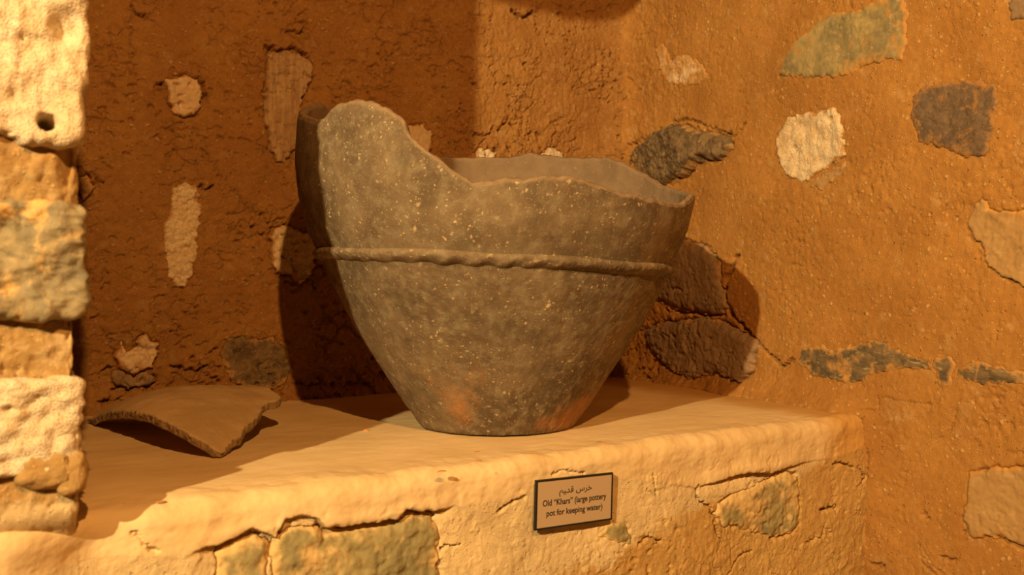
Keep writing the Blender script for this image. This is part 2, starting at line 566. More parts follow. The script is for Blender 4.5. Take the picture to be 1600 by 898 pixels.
# ---- right wall (s = distance from the back corner towards the viewer)
rs = [
    ('stone', M_DARK, S_([(974, 248), (984, 228), (1010, 215), (1030, 203), (1060, 193), (1100, 205), (1140, 210), (1146, 232), (1125, 252), (1100, 248), (1085, 262), (1068, 279), (1055, 277), (1035, 292), (1000, 282)], on_right, 21, .042, gap=.75, rough=.0035, lump=(.016, .006), ridge=((1062, 205), (1085, 255), .22), round=.02, label='dark angular stone in the corner')),
    ('stone', M_GREEN, S_([(1218, 118), (1225, 92), (1245, 62), (1275, 38), (1300, 20), (1345, 15), (1370, 0), (1405, -8), (1418, 15), (1418, 60), (1412, 95), (1385, 97), (1350, 103), (1325, 120), (1280, 122), (1240, 123)], on_right, 22, .004, gap=.25, rough=.0008, label='large flat greenish stone')),
    ('stone', M_DARK2, S_([(1425, 185), (1428, 150), (1440, 137), (1490, 125), (1535, 125), (1555, 135), (1561, 160), (1553, 200), (1545, 235), (1535, 247), (1500, 243), (1470, 232), (1435, 225)], on_right, 23, .004, gap=.15, label='dark brown stone')),
    ('stone', M_CORAL, S_([(1208, 215), (1228, 182), (1270, 175), (1305, 165), (1317, 190), (1322, 220), (1322, 245), (1295, 262), (1265, 280), (1250, 287), (1225, 272), (1214, 245)], on_right, 24, .005, gap=.1, lump=(.035, .007), holes=[(1299, 188, .008), (1240, 232, .007)], label='lumpy white coral stone')),
    ('stone', M_TAN, S_([(1276, 278), (1300, 262), (1322, 248), (1327, 262), (1305, 280), (1285, 297), (1262, 292)], on_right, 34, .003, gap=.1)),
    ('stone', M_TAN, S_([(1512, 340), (1535, 308), (1545, 327), (1600, 328), (1640, 330), (1640, 452), (1605, 450), (1590, 440), (1550, 425), (1537, 405), (1530, 380), (1510, 362)], on_right, 25, .005, gap=.35, rough=.0012, round=.006, label='flat tan stone slab')),
    ('stone', M_GREY, S_([(1573, 8), (1588, -10), (1640, -10), (1640, 33), (1580, 34)], on_right, 26, .004, gap=.2)),
    ('stone', M_STREAKP, S_([(1022, 75), (1035, 66), (1050, 92), (1075, 82), (1095, 95), (1110, 118), (1090, 134), (1045, 135), (1030, 110)], on_right, 27, .003, gap=.05)),
    ('stone', M_STREAK, S_([(1255, 542), (1285, 538), (1300, 546), (1330, 537), (1370, 530), (1400, 545), (1440, 560), (1462, 574), (1440, 580), (1400, 578), (1365, 585), (1342, 600), (1300, 595), (1272, 588), (1246, 568)], on_right, 28, .003, gap=.1, label='blackish streaked stone')),
    ('stone', M_STREAK, S_([(1452, 560), (1482, 553), (1492, 565), (1486, 606), (1470, 612), (1460, 590)], on_right, 29, .003, gap=.1)),
    ('stone', M_STREAK, S_([(1494, 572), (1530, 562), (1600, 580), (1640, 586), (1640, 605), (1580, 602), (1520, 600), (1494, 592)], on_right, 30, .002, gap=.1)),
    ('stone', M_TAN, S_([(1512, 737), (1545, 730), (1600, 728), (1640, 725), (1640, 870), (1600, 858), (1560, 838), (1520, 840), (1508, 815), (1508, 770)], on_right, 31, .004, gap=.35, rough=.0014, label='large smooth tan stone')),
    ('stone', M_GREY, S_([(1062, 372), (1100, 384), (1125, 408), (1128, 440), (1136, 478), (1128, 492), (1095, 485), (1050, 478), (1020, 465), (1030, 430), (1045, 400)], on_right, 32, .010, gap=.75, round=.03)),
    ('stone', M_GREY, S_([(1008, 515), (1035, 503), (1070, 500), (1100, 496), (1130, 502), (1155, 517), (1180, 532), (1175, 580), (1160, 596), (1120, 582), (1085, 593), (1060, 580), (1040, 570), (1015, 545)], on_right, 33, .016, gap=.8, round=.035)),
]


def right_height(S, Z):
    deep = sstep(.75, .35, S) * sstep(.45, .05, Z)
    rough = .10 + .25 * np.clip(fbm(S / .3, Z / .3, 78, 2), 0, 1) + .55 * deep + .4 * sstep(.45, .1, S)
    h = earth(S, Z, 300, rough, .9)
    pb1, pb2, r = worley(S / .017, Z / .017, 310)
    h += .0008 * np.sqrt(np.clip(1 - (pb1 / (.22 + .2 * r)) ** 2, 0, 1)) * (r > .62)
    h += .028 * np.clip(1 - S / .10, 0, 1) ** 2
    # foot of the wall flows out onto the shelf
    onsh = sstep(1.02, .90, S)
    h += onsh * (.040 * np.clip(1 - np.abs(Z) / .08, 0, 1) ** 2) * (1 + .35 * fbm(S / .12, Z / .12, 67, 3))
    return h


right_cracks = [
    ([on_right(982, 262), on_right(984, 244), on_right(992, 226)], .007, .05),
    ([on_right(1350, 650), on_right(1348, 668), on_right(1340, 690)], .003, .014),
    ([on_right(1355, 700), on_right(1357, 725), on_right(1352, 760)], .0022, .008),
    ([on_right(1182, 535), on_right(1205, 558), on_right(1222, 574), on_right(1238, 562)], .004, .020),
    ([on_right(1150, 400), on_right(1133, 440), on_right(1140, 490), on_right(1170, 520)], .006, .026),
    ([on_right(1020, 545), on_right(1010, 520), on_right(1030, 500)], .005, .02),
    ([on_right(1132, 490), on_right(1100, 492), on_right(1040, 484)], .005, .02),
    ([on_right(1372, 618), on_right(1372, 640), on_right(1350, 640)], .002, .006),
    ([on_right(1442, 802), on_right(1450, 808)], .004, .012),
    ([on_right(1505, 828), on_right(1560, 838), on_right(1600, 858)], .003, .012),
    ([on_right(1050, 190), on_right(1075, 186), on_right(1110, 200), on_right(1150, 212), on_right(1162, 192)], .0035, .014),
    ([on_right(1460, 688), on_right(1482, 672), on_right(1492, 640)], .0015, .005),
    ([on_right(1385, 622), on_right(1420, 628), on_right(1450, 632)], .0015, .005),
    ([on_right(1360, 880), on_right(1380, 886)], .004, .014),
    ([on_right(1470, 870), on_right(1492, 874)], .003, .012),
    ([on_right(1435, 850), on_right(1440, 880), on_right(1462, 898)], .0018, .006),
]
ns, nz = 640, 640
S, Z = np.meshgrid(np.linspace(-.06, 1.66, ns), np.linspace(-.52, 1.38, nz))
hr = cut_cracks(S, Z, right_cracks, stone_dips(S, Z, [s[2] for s in rs], right_height(S, Z), 0))


def right_world(S, T, H):
    return np.stack([RW1[0] - RWD[0] * S + RWN[0] * H, RW1[1] - RWD[1] * S + RWN[1] * H, T + SH], -1)


# thin wash of pale plaster where the shelf's coat ran out over the wall
pl = .45 * sstep(.05, -.02, np.abs(Z) - .02 * fbm(S / .1, Z / .1, 91, 3)) * sstep(1.06, .9, S)
pl = np.maximum(pl, .45 * np.exp(-(((S - on_right(1400, 650)[0]) / .10) ** 2 + ((Z - on_right(1400, 640)[1]) / .06) ** 2)))
wall_right = structure(link_mesh('wall_right', right_world(S, Z, hr).reshape(-1, 3), grid_faces(nz, ns), M_RIGHT, attrs={'plaster': pl}))
for nm, mt, st in rs:
    embed_stone(nm, st, right_world, right_height, mt, wall_right)

# ---- shelf and the wall below it: one flow of mud plaster, split along the ragged edge of the shelf's coat
RL = .030


def ledge_frame(A):
    """A = arc length: top from the back (0), round nosing, then down the front"""
    top = (VB + .05) - (VF + RL); q = RL * math.pi / 2
    a1 = np.clip(A, 0, top); a2 = np.clip(A - top, 0, q) / RL; a3 = np.clip(A - top - q, 0, None)
    y = (VB + .05) - a1 - RL * np.sin(a2)
    z = -RL * (1 - np.cos(a2)) - a3
    return y, z, -np.sin(a2), np.cos(a2)        # position and outward normal (y, z)


A_TOP = (VB + .05) - (VF + RL); A_Q = RL * math.pi / 2


def arc_of_z(z):
    return A_TOP + A_Q + (-z - RL)


fs = [
    ('stone', M_GREENF, S_([(432, 835), (470, 822), (520, 828), (580, 818), (620, 812), (650, 803), (684, 803), (688, 830), (690, 860), (684, 900), (684, 940), (430, 945), (425, 870)], on_front, 41, .006, gap=.3, rough=.003, round=.02, label='mottled green-grey stone')),
    ('stone', M_GREENF, S_([(338, 862), (375, 843), (400, 833), (426, 842), (418, 880), (422, 940), (330, 945), (342, 890)], on_front, 42, .005, gap=.3, rough=.003, round=.02)),
    ('stone', M_GREENF, S_([(955, 812), (975, 815), (990, 838), (985, 852), (950, 846), (925, 835)], on_front, 43, .002, gap=0)),
    ('stone', M_GREENF, S_([(1118, 802), (1125, 787), (1160, 768), (1200, 747), (1232, 737), (1250, 745), (1252, 790), (1254, 818), (1240, 835), (1215, 842), (1190, 835), (1150, 820), (1130, 825)], on_front, 44, .003, gap=.35, rough=.002, round=.02, label='grey stone half covered by plaster')),
]
split = [on_front(*p) for p in [(100, 880), (130, 872), (180, 866), (240, 868), (300, 862), (345, 850), (372, 840), (395, 826), (412, 832), (432, 840), (446, 812), (468, 806), (495, 807), (508, 826), (540, 824), (580, 818), (622, 812), (636, 796), (660, 800), (685, 798), (740, 786), (790, 782), (830, 768), (900, 750), (960, 746), (1020, 752), (1090, 762), (1120, 752), (1165, 738), (1205, 738), (1250, 724), (1300, 716), (1345, 700), (1400, 690)]]
sp_u = np.array([p[0] for p in split]); sp_z = np.array([p[1] for p in split])


def split_z(u):
    return np.interp(u, sp_u, sp_z) + .0025 * fbm(u / .02, u * 0, 15, 3)


def ledge_height(U, A):
    y, z, ny, nz_ = ledge_frame(A)
    top = sstep(A_TOP + .01, A_TOP - .03, A)
    h = .004 * fbm(U / .35, A / .35, 500, 2) + .0007 * fbm(U / .07, A / .04, 520, 3)
    nose = np.exp(-((A - A_TOP - A_Q / 2) / .07) ** 2)
    h += nose * (.006 * fbm(U / .14, A / .14, 530, 3) + .0012 * fbm(U / .025, A / .02, 535, 3))
    front = sstep(A_TOP + A_Q * .6, A_TOP + A_Q + .05, A)
    h += front * earth(U, A, 540, .10 + .28 * sstep(-.10, -.28, z) + 0 * U, .45)
    # fine plastered flakes on the face
    x, yy = wob(U, A, .02, .05, 560)
    d1, d2, r = worley(x / .055, yy / .07, 565)
    h += front * .0028 * (r - .5) * sstep(0, .12, d2 - d1)
    # rubble at the back of the shelf top is left to the back wall; the coat hangs over the face below it
    dz = z - split_z(U)
    under = sstep(.0015, -.0025, dz) * front
    gapn = np.clip(.01 + .9 * sstep(on_front(720, 790)[0], on_front(670, 800)[0], U) * sstep(on_front(290, 860)[0], on_front(350, 845)[0], U)
                   + .9 * np.exp(-((U - on_front(1180, 740)[0]) / .13) ** 2), 0, 1)
    h -= under * (.004 + .022 * np.exp(dz / .012 * (dz < 0))) * gapn
    h += .006 * np.exp(-((dz - .010) / .012) ** 2) * (dz > -.002) * gapn * front
    return h


front_cracks = [([on_front(*p) for p in ps], w, d) for ps, w, d in [
    ([(690, 858), (705, 852), (720, 852)], .003, .016),
    ([(780, 800), (800, 784), (820, 778)], .0022, .008),
    ([(1092, 762), (1090, 780), (1110, 790), (1112, 800)], .003, .012),
    ([(1115, 815), (1125, 840), (1128, 850)], .0025, .010),
    ([(1304, 724), (1316, 722), (1332, 730)], .0035, .015),
    ([(1340, 730), (1350, 745), (1340, 755)], .0025, .012),
    ([(1284, 797), (1304, 792)], .004, .015),
    ([(1262, 850), (1285, 838), (1290, 815)], .0022, .010),
    ([(1140, 898), (1158, 870), (1180, 862)], .002, .008),
    ([(995, 850), (1010, 838), (1030, 845)], .002, .008),
    ([(865, 742), (880, 735), (915, 740)], .0018, .006),
    ([(1010, 765), (1025, 775), (1020, 740)], .0018, .006),
    ([(200, 815), (225, 850), (245, 862)], .002, .007),
]]
nu, na = 860, 720
U, A = np.meshgrid(np.concatenate([np.linspace(-.47, 0, 25)[:-1], np.linspace(0, 1.86, nu - 24)]), np.linspace(0, arc_of_z(-.50), na))
hl = ledge_height(U, A)
Yb, Zb, Ny, Nz = ledge_frame(A)
frontm = Zb < -RL * .98
hz = np.where(frontm, 0, 0.)
hl = np.where(frontm, cut_cracks(U, Zb, front_cracks, stone_dips(U, Zb, [s[2] for s in fs], hl.copy(), 0)), hl)
# the plaster swells forward to meet the foot of the jamb
swell = (VF - VJ + .006) * sstep(.19 + .03 * np.sin(Zb * 30), .04, U) * sstep(A_TOP - .07, A_TOP + .01, A)
W = np.stack([U, Yb - swell + Ny * hl, Zb + Nz * hl + SH], -1)
above = (Zb > split_z(U))
fa = above[:-1, :-1]
k = {'plaster': np.clip(sstep(-.30, -.14, Zb + .03 * fbm(U / .12, Zb / .12, 700, 3)) - .75 * sstep(on_front(840, 800)[0], on_front(1150, 800)[0], U) * sstep(-.08, -.17, Zb) - .75 * sstep(1.45, 1.75, U), 0, 1)}
Vv = W.reshape(-1, 3)
V1, F1, a1 = compact(Vv, grid_faces(na, nu, fa, flip=True), {'fade': sstep(1.50, 1.78, U)})
shelf = structure(link_mesh('wall_niche_shelf', V1, F1, M_SHELF, attrs=a1))
shelf.name = 'niche_shelf'
V2, F2, a2 = compact(Vv, grid_faces(na, nu, ~fa, flip=True), k)
wall_front = structure(link_mesh('wall_front', V2, F2, M_FRONT, attrs=a2))


def front_height(S, T):
    return ledge_height(S, arc_of_z(T))


for nm, mt, st in fs:
    embed_stone(nm, st, lambda s, t, h: np.stack([s, VF - h, t + SH], -1), front_height, mt, wall_front)

# ---- left jamb: front face, rounded corner, return into the niche (arc length along x then y)
RJ = .016


def jamb_frame(A):
    fl = .60; q = RJ * math.pi / 2
    a1 = np.clip(A, 0, fl); a2 = np.clip(A - fl, 0, q) / RJ; a3 = np.clip(A - fl - q, 0, None)
    x = (.133 - RJ - fl) + a1 + RJ * np.sin(a2)
    y = VJ + RJ * (1 - np.cos(a2)) + a3
    return x, y, np.sin(a2), -np.cos(a2)


na, nz = 330, 560
A, Z = np.meshgrid(np.concatenate([np.linspace(0, .38, 30)[:-1], np.linspace(.38, .60 + RJ * 1.57 + .10, 160)[:-1], np.linspace(.60 + RJ * 1.57 + .10, 1.65, 60)]), np.linspace(-.52, 1.45, nz))
na = A.shape[1]
hj = earth(A, Z, 800, .12 + .45 * sstep(-.02, .08, Z), .6) - .004
hj -= .006 * sstep(.02, .10, Z)
hj += .018 * sstep(.36, .46, Z) * sstep(.605, .58, A)
hx, hz_ = on_front(72, 194, VJ - .008)
hj -= .09 * np.exp(-(((A - .60 - RJ * .57 + .133 - hx) ** 2 + (Z - hz_) ** 2) / .016 ** 2) ** 2)
X, Y, NX, NY = jamb_frame(A)
low = sstep(.020, -.035, Z)
W = np.stack([X + NX * hj, Y + NY * hj + .035 * low, Z + SH], -1)
jp = np.maximum(.42 + 0 * Z, sstep(.07, .0, Z))
wall_left = structure(link_mesh('wall_left', W.reshape(-1, 3), grid_faces(nz, na), M_JAMB, attrs={'plaster': jp}))


def rough_block(name, lo, hi, mat, seed, parent, rnd=.02, amp=.004, dents=(), n=56, label=None, lump=None):
    """a quarried block: subdivided box with worn arrises and uneven faces"""
    lo = np.array(lo, float); hi = np.array(hi, float); c = (lo + hi) / 2; e = (hi - lo) / 2
    V = []; Fc = []; base = 0
    t = np.linspace(-1, 1, n)
    for ax in range(3):
        for sg in (-1, 1):
            a, b = [(1, 2), (2, 0), (0, 1)][ax]
            P = np.zeros((n, n, 3)); G1, G2 = np.meshgrid(t, t)
            P[..., ax] = sg; P[..., a] = G1; P[..., b] = G2
            V.append(P.reshape(-1, 3)); Fc.append(grid_faces(n, n, flip=(sg < 0)) + base); base += n * n
    V = np.concatenate(V); Fc = np.concatenate(Fc)
    key = np.round(V * 1e4).astype(np.int64)
    _, idx, inv = np.unique(key, axis=0, return_index=True, return_inverse=True)
    V = V[idx]; Fc = inv.ravel()[Fc]
    Q = V * e
    core = np.clip(Q, -(e - rnd), e - rnd); d = Q - core
    L = np.linalg.norm(d, axis=1, keepdims=True); nrm = d / np.maximum(L, 1e-9)
    Q = core + nrm * rnd
    w = Q + c
    nz1 = fbm((w[:, 0] + w[:, 1] * .7) / .05, (w[:, 2] + w[:, 1] * .3) / .05, seed, 4, .55)
    nz2 = fbm(w[:, 0] / .012 + w[:, 1] / .012, w[:, 2] / .012, seed + 9, 2)
    disp = amp * nz1 * 1.6 + amp * .3 * nz2
    if lump:
        d1, d2, r = worley((w[:, 0] + w[:, 1]) / lump[0], w[:, 2] / lump[0], seed + 4)
        disp = disp + lump[1] * (.5 - d1)
    Q = w + nrm * disp[:, None]
    for (dx, dz, r, dep, *pw) in dents:
        g = np.exp(-(((w[:, 0] - dx) ** 2 + (w[:, 2] - dz) ** 2) / r ** 2) ** (pw[0] if pw else 1.6)) * (nrm[:, 1] < -.3)
        Q[:, 1] += dep * g
    Q[:, 2] += SH
    o = link_mesh(name, Q, Fc, mat, parent)
    if label:
        o['label'] = label
    return o


def jz(y, v=VJ):
    return on_front(90, y, v)[1]


J = lambda x, y: on_front(x, y, VJ - .008)
rough_block('stone', (-.20, VJ - .026, jz(226)), (.135, VJ + .26, 1.02), M_CORAL_B, 61, wall_left, .012, .0045,
            dents=[(*J(72, 194), .0095, .06, 4), (*J(100, 45), .017, .014), (*J(34, 66), .0022, .008), (*J(28, 108), .0026, .008), (*J(60, 185), .014, .004)],
            n=130, label='pale coral block with a round hole')
rough_block('stone', (-.20, VJ - .010, jz(494)), (.134, VJ + .24, jz(316)), M_JDARK, 62, wall_left, .010, .005, n=90, label='dark mottled block')
rough_block('stone', (-.20, VJ - .006, jz(738)), (.130, VJ + .22, jz(592)), M_CORAL_B, 63, wall_left, .008, .003, lump=(.022, .007),
            dents=[(*J(15, 640), .005, .010), (*J(60, 620), .003, .004)], n=90, label='bright white coral block')
for i, (x, y, rx, rz) in enumerate([(72, 738, .034, .024), (110, 742, .018, .026)]):
    px, pz = J(x, y)
    rough_block('mud_clod', (px - rx, VJ - .014, pz - rz), (px + rx, VJ + .09, pz + rz), M_JAMB, 70 + i, wall_left, min(rx, rz) * .85, .003, n=22)

# ---- wall above the niche, side fill and floor
def slab(name, lo, hi, mat, seed, amp=.01, n=40):
    o = rough_block(name, lo, hi, mat, seed, None, .03, amp, n=n)
    return structure(o)


lint = slab('wall_lintel', (-1.2, VJ, 1.345), (1.95, VB + .10, 1.95), M_JAMB, 81, .006, 90)
for v_ in lint.data.vertices:           # unseen underside shaped to rise rightwards so the front spot's light clears it
    if v_.co.z < SH + 1.6:
        v_.co.z += .135 * float(sstep(.42, .95, v_.co.x)) * (SH + 1.6 - v_.co.z) / .25
slab('wall_far_left', (-1.6, VJ + .012, -.93), (-.44, VF + .40, 1.95), M_JAMB, 82)
slab('wall_near_right', (1.90, -.9, -.93), (2.2, .62, 1.95), M_RIGHT, 83)
fl = bpy.data.meshes.new('floor')
floor_mat = mud('earth_floor', (.40, .25, .12), (.34, .21, .10), .4)
fo = link_mesh('floor', [(-4, -4, 0), (2.4, -4, 0), (2.4, 1.6, 0), (-4, 1.6, 0), (-4, -4, -.1), (2.4, -4, -.1), (2.4, 1.6, -.1), (-4, 1.6, -.1)],
               [(0, 1, 2, 3), (7, 6, 5, 4), (0, 4, 5, 1), (1, 5, 6, 2), (2, 6, 7, 3), (3, 7, 4, 0)], floor_mat, None, False)
structure(fo)

# ------------------------------------------------------------------ the broken jar
PCU, PCV = .9846, 1.5898
prof = np.array([(0, .168), (.008, .174), (.02, .181), (.045, .200), (.123, .250), (.205, .304), (.287, .348), (.318, .361), (.345, .373), (.406, .401), (.478, .419), (.55, .426), (.6, .424), (.72, .416)])


def smooth_prof(z):
    zz = np.linspace(0, .75, 400)
    r = np.interp(zz, prof[:, 0], prof[:, 1])
    kk = np.exp(-np.linspace(-2, 2, 21) ** 2); kk /= kk.sum()
    rp = np.concatenate([np.full(10, r[0]) - np.arange(10, 0, -1) * .0016, r, np.full(10, r[-1])])
    rs_ = np.convolve(rp, kk, 'valid')
    return np.interp(z, zz, np.where(zz < .02, r, rs_))


rim = np.array([(150, .655), (160, .70), (170, .700), (177, .690), (185, .667), (193, .650), (201.6, .634), (211.4, .614), (217, .604), (220.9, .601), (223.3, .610), (226.5, .621), (231.9, .6235), (238.4, .6165), (243.2, .6005), (247.2, .584), (248.4, .574), (249.4, .556), (251.8, .536), (255.6, .514), (259.4, .495), (262.6, .4777), (264.8, .466), (268.2, .471), (274.1, .473), (281.5, .478), (287.7, .4807), (294.5, .471), (302.2, .4575), (311.2, .4525), (322, .4480), (330, .4500), (337, .4640), (345, .480), (352, .484), (0, .492), (13.2, .511), (22.7, .529), (33, .563), (43, .602), (47, .6116), (54.8, .620), (64, .6233), (71.9, .633), (76.6, .6395), (80.1, .640), (87, .631), (97.5, .6305), (109, .628), (130, .632)])
rim = rim[np.argsort(rim[:, 0])]
ra = np.r_[rim[:, 0] - 360, rim[:, 0], rim[:, 0] + 360]; rh = np.r_[rim[:, 1], rim[:, 1], rim[:, 1]]


def rim_z(th):
    d = np.degrees(th) % 360
    base = np.interp(d, ra, rh)
    return base + .0038 * perlin(d / 4.3, d * 0, 31) + .0012 * perlin(d / 1.5, d * 0 + 3, 32)


def jar_point(th, r, z):
    # th is measured from the camera's right, turning away from it
    cx = r * np.cos(th); cz = r * np.sin(th)
    return np.stack([PCU + RU * cx + RV * cz, PCV - RV * cx + RU * cz, z + SH + .003], -1)


nth = 900
th = np.linspace(0, 2 * np.pi, nth + 1)[:-1]
rz = rim_z(th)
WALLT = .017
rows = []; inner = []; frac = []
n_out, n_in = 210, 90
# underside
for q in (0, .5, 1):
    r = .162 * q if q < 1 else .160
    rows.append((np.full(nth, max(r, .002)), np.full(nth, 0.0))); inner.append(0); frac.append(0)
for q in np.linspace(0, 1, n_out):
    z = rz * q
    r = smooth_prof(z)
    zz = z / .07; tt = th * 6
    seam = 0.0035 * fbm(np.cos(th) * 3 + 5, np.sin(th) * 3 + z * 4, 33, 3)
    pit = .0005 * fbm(th * .34 / .014, z / .014, 34, 3) * (.5 + .9 * (z < .33))
    r = r + seam + pit - .0035 * (q > .992)
    rows.append((r, z)); inner.append(0); frac.append(1.0 if q > .994 else 0)
for q in (.12, .5, .88):
    r = smooth_prof(rz) + .0035 * fbm(np.cos(th) * 3 + 5, np.sin(th) * 3 + rz * 4, 33, 3) - .003 - (WALLT - .006) * q
    z = rz + .0035 * math.sin(q * math.pi) + .0015 * fbm(th * 40, th * 0 + q * 3, 35, 2)
    rows.append((r, z)); inner.append(0); frac.append(1.0)
for q in np.linspace(1, 0, n_in):
    zi = .03 + (rz - .03) * q
    r = smooth_prof(zi) - WALLT + .0035 * fbm(np.cos(th) * 3 + 5, np.sin(th) * 3 + zi * 4, 33, 3) + .0008 * fbm(th * 12, zi / .02, 36, 2)
    rows.append((r, zi)); inner.append(1); frac.append(0)
rows.append((np.full(nth, .08), np.full(nth, .028))); inner.append(1); frac.append(0)
rows.append((np.full(nth, .001), np.full(nth, .027))); inner.append(1); frac.append(0)
V = np.stack([jar_point(th, r, z) for r, z in rows])            # (rows, nth, 3)
nr = len(rows)
idx = np.arange(nr)[:, None] * nth + np.arange(nth)[None, :]
nxt = np.roll(idx, -1, 1)
Fc = np.stack([idx[:-1], nxt[:-1], nxt[1:], idx[1:]], -1).reshape(-1, 4)
zs = np.stack([z for _, z in rows]); ths = np.broadcast_to(th, zs.shape)


def blob(td, z0, sa, sz):
    d = (np.degrees(ths) - td + 180) % 360 - 180
    return np.exp(-((d / sa) ** 2 + ((zs - z0) / sz) ** 2))


red = .95 * blob(250, .050, 10, .038) + .45 * blob(260, .120, 20, .05) + .35 * blob(235, .13, 12, .05) + .95 * blob(325, .035, 26, .055) + .35 * blob(300, .02, 30, .02) + .3 * blob(345, .09, 14, .06)
mJar = NT('fired_clay_jar', .82)


def jar_material():
    t = mJar
    c = t.mix(t.ramp(t.noise(7, 5, .6), .36, .64), (.200, .136, .076), (.112, .074, .041))
    c = t.mix(t.math('MULTIPLY', t.ramp(t.noise(45, 5, .65), .42, .70), .55), c, (.29, .235, .145))
    c = t.mix(t.math('MULTIPLY', t.ramp(t.noise(16, 4, .6), .52, .72), .6), c, (.105, .078, .045))
    r = t.math('ADD', t.attr('scorch'), t.math('MULTIPLY', t.math('SUBTRACT', t.noise(38, 6, .72), .52), 1.7))
    c = t.mix(t.math('MULTIPLY', t.ramp(r, .25, 1.1), .85), c, (.37, .175, .065))
    w = t.warp(.012, 110)
    s1 = t.specks(58, .28, .30, .5, w)
    s2 = t.specks(150, .36, .34, .35, w)
    s3 = t.specks(330, .40, .42, .3, w)
    spk = t.math('MAXIMUM', s1, t.math('MULTIPLY', s2, .9))
    spk = t.math('MAXIMUM', spk, t.math('MULTIPLY', s3, .5))
    dens = t.ramp(t.noise(11, 3), .38, .62, .35, 1.0)
    out = t.math('MULTIPLY', spk, dens)
    c = t.mix(t.math('MULTIPLY', out, .85), c, (.62, .46, .27))
    inn = t.mix(t.ramp(t.noise(20, 5), .35, .65), (.26, .178, .105), (.21, .142, .085))
    inn = t.mix(t.math('MULTIPLY', s2, .3), inn, (.5, .36, .22))
    c = t.mix(t.attr('inside'), c, inn)
    br = t.mix(t.ramp(t.noise(60, 5, .6), .35, .65), (.27, .178, .10), (.21, .138, .078))
    c = t.mix(t.attr('fracture'), c, br)
    n = t.bump(t.noise(150, 6, .7), .38, .0030)
    n = t.bump(t.noise(420, 3, .6), .4, .0012, n)
    n = t.bump(spk, .5, .0012, n)
    return t.done(c, n)


M_JAR = jar_material()
jar = bpy.data.objects.new('broken_jar', None)
jar.location = (PCU, PCV, SH)
COL.objects.link(jar)
bpy.context.view_layer.update()
tag(jar, 'large grey-brown clay water jar with a broken jagged rim and narrow base on the shelf', 'pottery jar')
inn = np.repeat(np.array(inner, float)[:, None], nth, 1); frc = np.repeat(np.array(frac, float)[:, None], nth, 1)
link_mesh('body', V.reshape(-1, 3), Fc, M_JAR, jar, attrs={'inside': inn, 'fracture': frc, 'scorch': red})

# applied clay band, pressed into scallops along its lower edge
nb = 26; rows = []
sc = .5 + .5 * np.sin(th * 47 + 1.6 * np.sin(th * 5))
on = .55 + .45 * np.sin(th * 3 + 1.0)
for w in np.linspace(0, 1, nb):
    zc = .3415 - .0185 * np.cos(th) + .0012 * np.sin(th * 9)
    ztop = zc + .013; zbot = zc - .0115 - .0045 * sc * on
    z = ztop + (zbot - ztop) * w
    bulge = np.sin(np.pi * np.clip(w, 0, 1)) ** .55
    rope = .0026 * np.sin(th * 47 + w * 4.5) * on + .0012 * fbm(th * 60, w * 3 + th * 0, 38, 2)
    r = smooth_prof(z) - .004 + bulge * (.0150 + rope)
    rows.append(jar_point(th, r, z))
for w in (.7, .3):
    z = zc + .008 - .016 * w
    rows.append(jar_point(th, smooth_prof(z) - .008, z))
V = np.stack(rows); nr = len(rows)
idx = np.arange(nr)[:, None] * nth + np.arange(nth)[None, :]
idx2 = np.roll(idx, -1, 0); nx1 = np.roll(idx, -1, 1); nx2 = np.roll(idx2, -1, 1)
Fc = np.stack([idx, idx2, nx2, nx1], -1).reshape(-1, 4)
z0 = np.zeros((nr, nth))
bnd = link_mesh('applied_band', V.reshape(-1, 3), Fc, M_JAR, jar, attrs={'inside': z0, 'fracture': z0, 'scorch': z0 + .05})
bnd['label'] = 'raised band of clay with pressed scallops'

# ------------------------------------------------------------------ the loose sherd
PO = [(.236, 2.075), (.250, 1.985), (.262, 1.880), (.276, 1.780), (.292, 1.690), (.318, 1.600), (.345, 1.560), (.383, 1.522), (.425, 1.585), (.460, 1.640), (.490, 1.675), (.520, 1.735), (.566, 1.762), (.560, 1.85), (.53, 1.95), (.48, 2.03), (.42, 2.085), (.34, 2.11), (.27, 2.105)]
KP = np.array([(.243, 2.06, .014), (.265, 1.88, .051), (.29, 1.69, .060), (.32, 1.594, .050), (.383, 1.525, .012), (.46, 1.645, .030), (.485, 1.673, .044), (.562, 1.758, .067), (.51, 1.95, .072), (.44, 1.98, .078), (.38, 2.0, .072), (.40, 1.85, .090), (.42, 1.72, .076), (.42, 2.09, .052), (.30, 2.05, .040)])
Bm = lambda u, v: np.stack([np.ones_like(u), u, v, u * u, u * v, v * v, u ** 3, v ** 3, u * u * v, u * v * v], -1)
cu, cv = .40, 1.83
reg = 1e-4
Am = Bm((KP[:, 0] - cu) * 5, (KP[:, 1] - cv) * 4)
coef = np.linalg.solve(Am.T @ Am + reg * np.eye(10), Am.T @ KP[:, 2])
ns_ = 170; nv_ = 250
S, T = np.meshgrid(np.linspace(.22, .585, ns_), np.linspace(1.505, 2.13, nv_))
sd = poly_sd(*wob(S, T, .0035, .03, 5), PO)


def sherd_z(S, T):
    tp = Bm((S - cu) * 5, (T - cv) * 4) @ coef + .0012 * fbm(S / .05, T / .05, 45, 3)
    bt = np.maximum(tp - .016 - .0012 * fbm(S / .03, T / .03, 46, 2), .0035)
    return np.maximum(tp, bt + .006), bt


keep = sd > 0
k4 = keep[:-1, :-1] & keep[1:, :-1] & keep[:-1, 1:] & keep[1:, 1:]
